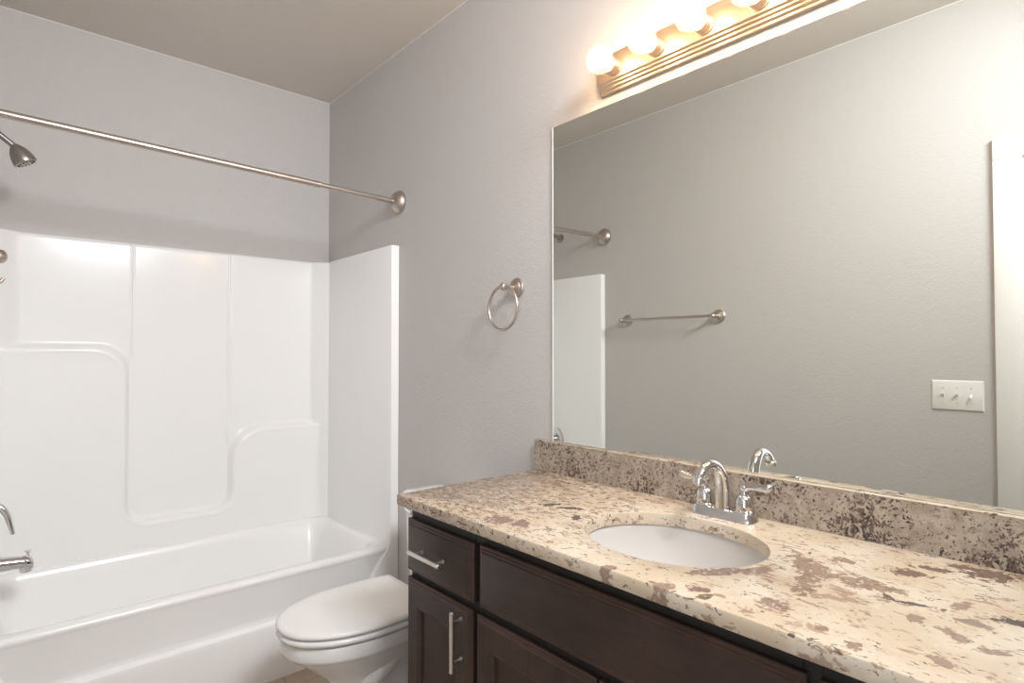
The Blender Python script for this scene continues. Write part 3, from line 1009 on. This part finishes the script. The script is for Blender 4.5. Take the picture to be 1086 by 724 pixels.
# ------------------------------------------------------------------ wall mirror
mi = thing('wall_mirror', (XR, 0.69, 1.55), 'large frameless wall mirror above the granite backsplash', 'mirror')
MY0, MY1, MZ0, MZ1 = 0.008, 1.3835, 1.0180, 2.0845
m = MB()
m.loft([[(XR - 0.001, MY0, MZ0), (XR - 0.001, MY1, MZ0), (XR - 0.001, MY1, MZ1), (XR - 0.001, MY0, MZ1)],
        [(XR - 0.006, MY0, MZ0), (XR - 0.006, MY1, MZ0), (XR - 0.006, MY1, MZ1), (XR - 0.006, MY0, MZ1)]], True, False, mi=1)
m.add([(XR - 0.006, MY0, MZ0), (XR - 0.006, MY1 - 0.004, MZ0), (XR - 0.006, MY1 - 0.004, MZ1), (XR - 0.006, MY0, MZ1)], [(0, 1, 2, 3)], 0)
m.build('glass', [M['mirror'], M['mirror_edge']], mi)
MB().box(XR - 0.0068, XR - 0.0012, MY1 - 0.0042, MY1 + 0.0006, MZ0, MZ1 - 0.0005, 0.0006, 1).build('edge_strip', M['mirror_edge'], mi)

# ------------------------------------------------------------------ vanity light bar
lb = thing('vanity_light_bar', (XR, 0.7225, 2.173), 'satin nickel vanity light bar with round globe bulbs above the mirror', 'wall lamp')
BY0, BY1, BZ = 0.278, 1.167, 2.177
half = [(0.0, 0.0605), (0.010, 0.0605), (0.0115, 0.0590), (0.0115, 0.0545), (0.0165, 0.0500), (0.0180, 0.0490), (0.0180, 0.0450), (0.0225, 0.0405), (0.0240, 0.0395), (0.0240, 0.0360), (0.0285, 0.0318), (0.0300, 0.0305), (0.0305, 0.0285)]
prof = [(d, BZ + z) for d, z in half] + [(d, BZ - z) for d, z in reversed(half)]
m = MB()
rings = []
for y, s in ((BY0, -0.004), (BY0 + 0.004, 0.0), (BY1 - 0.004, 0.0), (BY1, -0.004)):
    rings.append([(XR - 0.001 - max(d + s, 0.0), y, BZ + (z - BZ) * (1 + s * 8)) for d, z in prof])
m.loft(rings)
m.build('backplate', M['bar_nickel'], lb, angle=25)
BXF = XR - 0.0315
sock_p = [(0, 0.0), (0, 0.0265), (0.004, 0.0270), (0.006, 0.0245), (0.026, 0.0240), (0.030, 0.0225), (0.030, 0.0)]
bulb_y = [1.095 - 0.149 * k for k in range(6)]
first = None
for k, y in enumerate(bulb_y):
    if first is None:
        s = MB().lathe((BXF, y, BZ), (-1, 0, 0), sock_p, 32).build('socket', M['bar_nickel'], lb)
        bm_ = MB()
        R_ = 0.0395
        cx = 0.069
        gl_p = [(0.026, 0.0), (0.026, 0.0135), (0.030, 0.0150), (0.034, 0.0185)]
        for i in range(3, 25):
            a = PI * (1 - i / 24)
            t, r = cx + R_ * math.cos(a), R_ * math.sin(a)
            if t > 0.037:
                gl_p.append((t, max(r, 0)))
        bm_.lathe((BXF, y, BZ), (-1, 0, 0), gl_p, 32, mi=0)
        bm_.sphere((BXF - cx, y, BZ), 0.026, 20, 12, mi=1)
        bl = bm_.build('bulb', [M['bulb_glass'], M['bulb_glow']], s, angle=60)
        first = (s, bl)
    else:
        s = first[0].copy()
        COL.objects.link(s)
        s.parent = lb
        s.location = (0, y - bulb_y[0], 0)
        c = first[1].copy()
        COL.objects.link(c)
        c.parent = s

# ------------------------------------------------------------------ towel ring
tr_ = thing('towel_ring', (XR, 1.572, 1.555), 'brushed nickel towel ring on the wall left of the mirror', 'towel ring')
ry, rz = 1.568, 1.552
MB().lathe((XR - 0.001, ry, rz), (-1, 0, 0), [(0, 0), (0, 0.0362), (0.003, 0.037), (0.006, 0.034), (0.010, 0.0338), (0.012, 0.0285), (0.016, 0.0272), (0.018, 0.0205), (0.023, 0.015), (0.025, 0.0)], 36).build('wall_rosette', M['nickel'], tr_)
MB().lathe((XR - 0.018, ry, rz), (-1, 0.0, 0), [(0, 0), (0, 0.0125), (0.008, 0.0092), (0.026, 0.0078), (0.038, 0.0088), (0.041, 0.0108), (0.045, 0.0130), (0.051, 0.0140), (0.057, 0.0130), (0.062, 0.0085), (0.064, 0.0)], 28).build('post', M['nickel'], tr_)
rc = Vector((XR - 0.070, ry + 0.001, rz - 0.0765))
pts = [rc + Vector((0, 0.0775 * math.cos(2 * PI * k / 64), 0.0775 * math.sin(2 * PI * k / 64))) for k in range(64)]
MB().tube(pts, 0.0052, 14, closed=True).build('ring', M['nickel'], tr_)

# ------------------------------------------------------------------ towel bar on the left wall
tb = thing('towel_bar', (XL, 1.92, 1.515), 'straight brushed nickel towel bar on the opposite wall, seen in the mirror', 'towel bar')
tz = 1.516
for y in (2.225, 1.612):
    pm = MB().lathe((XL + 0.001, y, tz), (1, 0, 0), [(0, 0), (0, 0.0362), (0.003, 0.037), (0.006, 0.034), (0.010, 0.0338), (0.012, 0.0285), (0.016, 0.0272), (0.018, 0.0205), (0.024, 0.012), (0.045, 0.0105), (0.052, 0.0125), (0.062, 0.0140), (0.072, 0.0125), (0.078, 0.007), (0.080, 0)], 32)
    pm.build('post', M['nickel'], tb)
MB().tube([(XL + 0.062, 1.606, tz), (XL + 0.062, 2.231, tz)], 0.0075, 18).build('bar', M['nickel'], tb)

# ------------------------------------------------------------------ light switches
sw = thing('light_switch_plate', (XL, 0.572, 1.143), 'white three-gang toggle switch plate on the wall beside the door casing, seen in the mirror', 'light switch')
sy, sz, hw, hh = 0.572, 1.1435, 0.0865, 0.061


def plate_ring(x, i):
    return [(x, sy - hw + i, sz - hh + i), (x, sy + hw - i, sz - hh + i), (x, sy + hw - i, sz + hh - i), (x, sy - hw + i, sz + hh - i)]


MB().loft([plate_ring(XL + 0.0008, 0.0), plate_ring(XL + 0.002, 0.0), plate_ring(XL + 0.005, 0.003), plate_ring(XL + 0.0062, 0.006)]).build('plate', M['white_plastic'], sw, angle=25)
for k, up in zip((1, 0, -1), (1, 1, 0)):
    y = sy + k * 0.046
    tg = MB().box(XL + 0.0055, XL + 0.0068, y - 0.0052, y + 0.0052, sz - 0.012, sz + 0.012, 0.0004, 1)
    tg.loft([[(XL + 0.006, y + a * 0.0042, sz + b * 0.0062) for a, b in ((-1, -1), (1, -1), (1, 1), (-1, 1))],
             [(XL + 0.019, y + a * 0.0034, sz + (0.0085 if up else -0.0085) + b * 0.0036) for a, b in ((-1, -1), (1, -1), (1, 1), (-1, 1))]])
    tg.build('toggle', M['white_plastic'], sw)
    for s in (1, -1):
        MB().lathe((XL + 0.006, y, sz + s * 0.030), (1, 0, 0), [(0, 0), (0, 0.0034), (0.0008, 0.0030), (0.0012, 0.0)], 12).build('screw', M['screw'], sw)
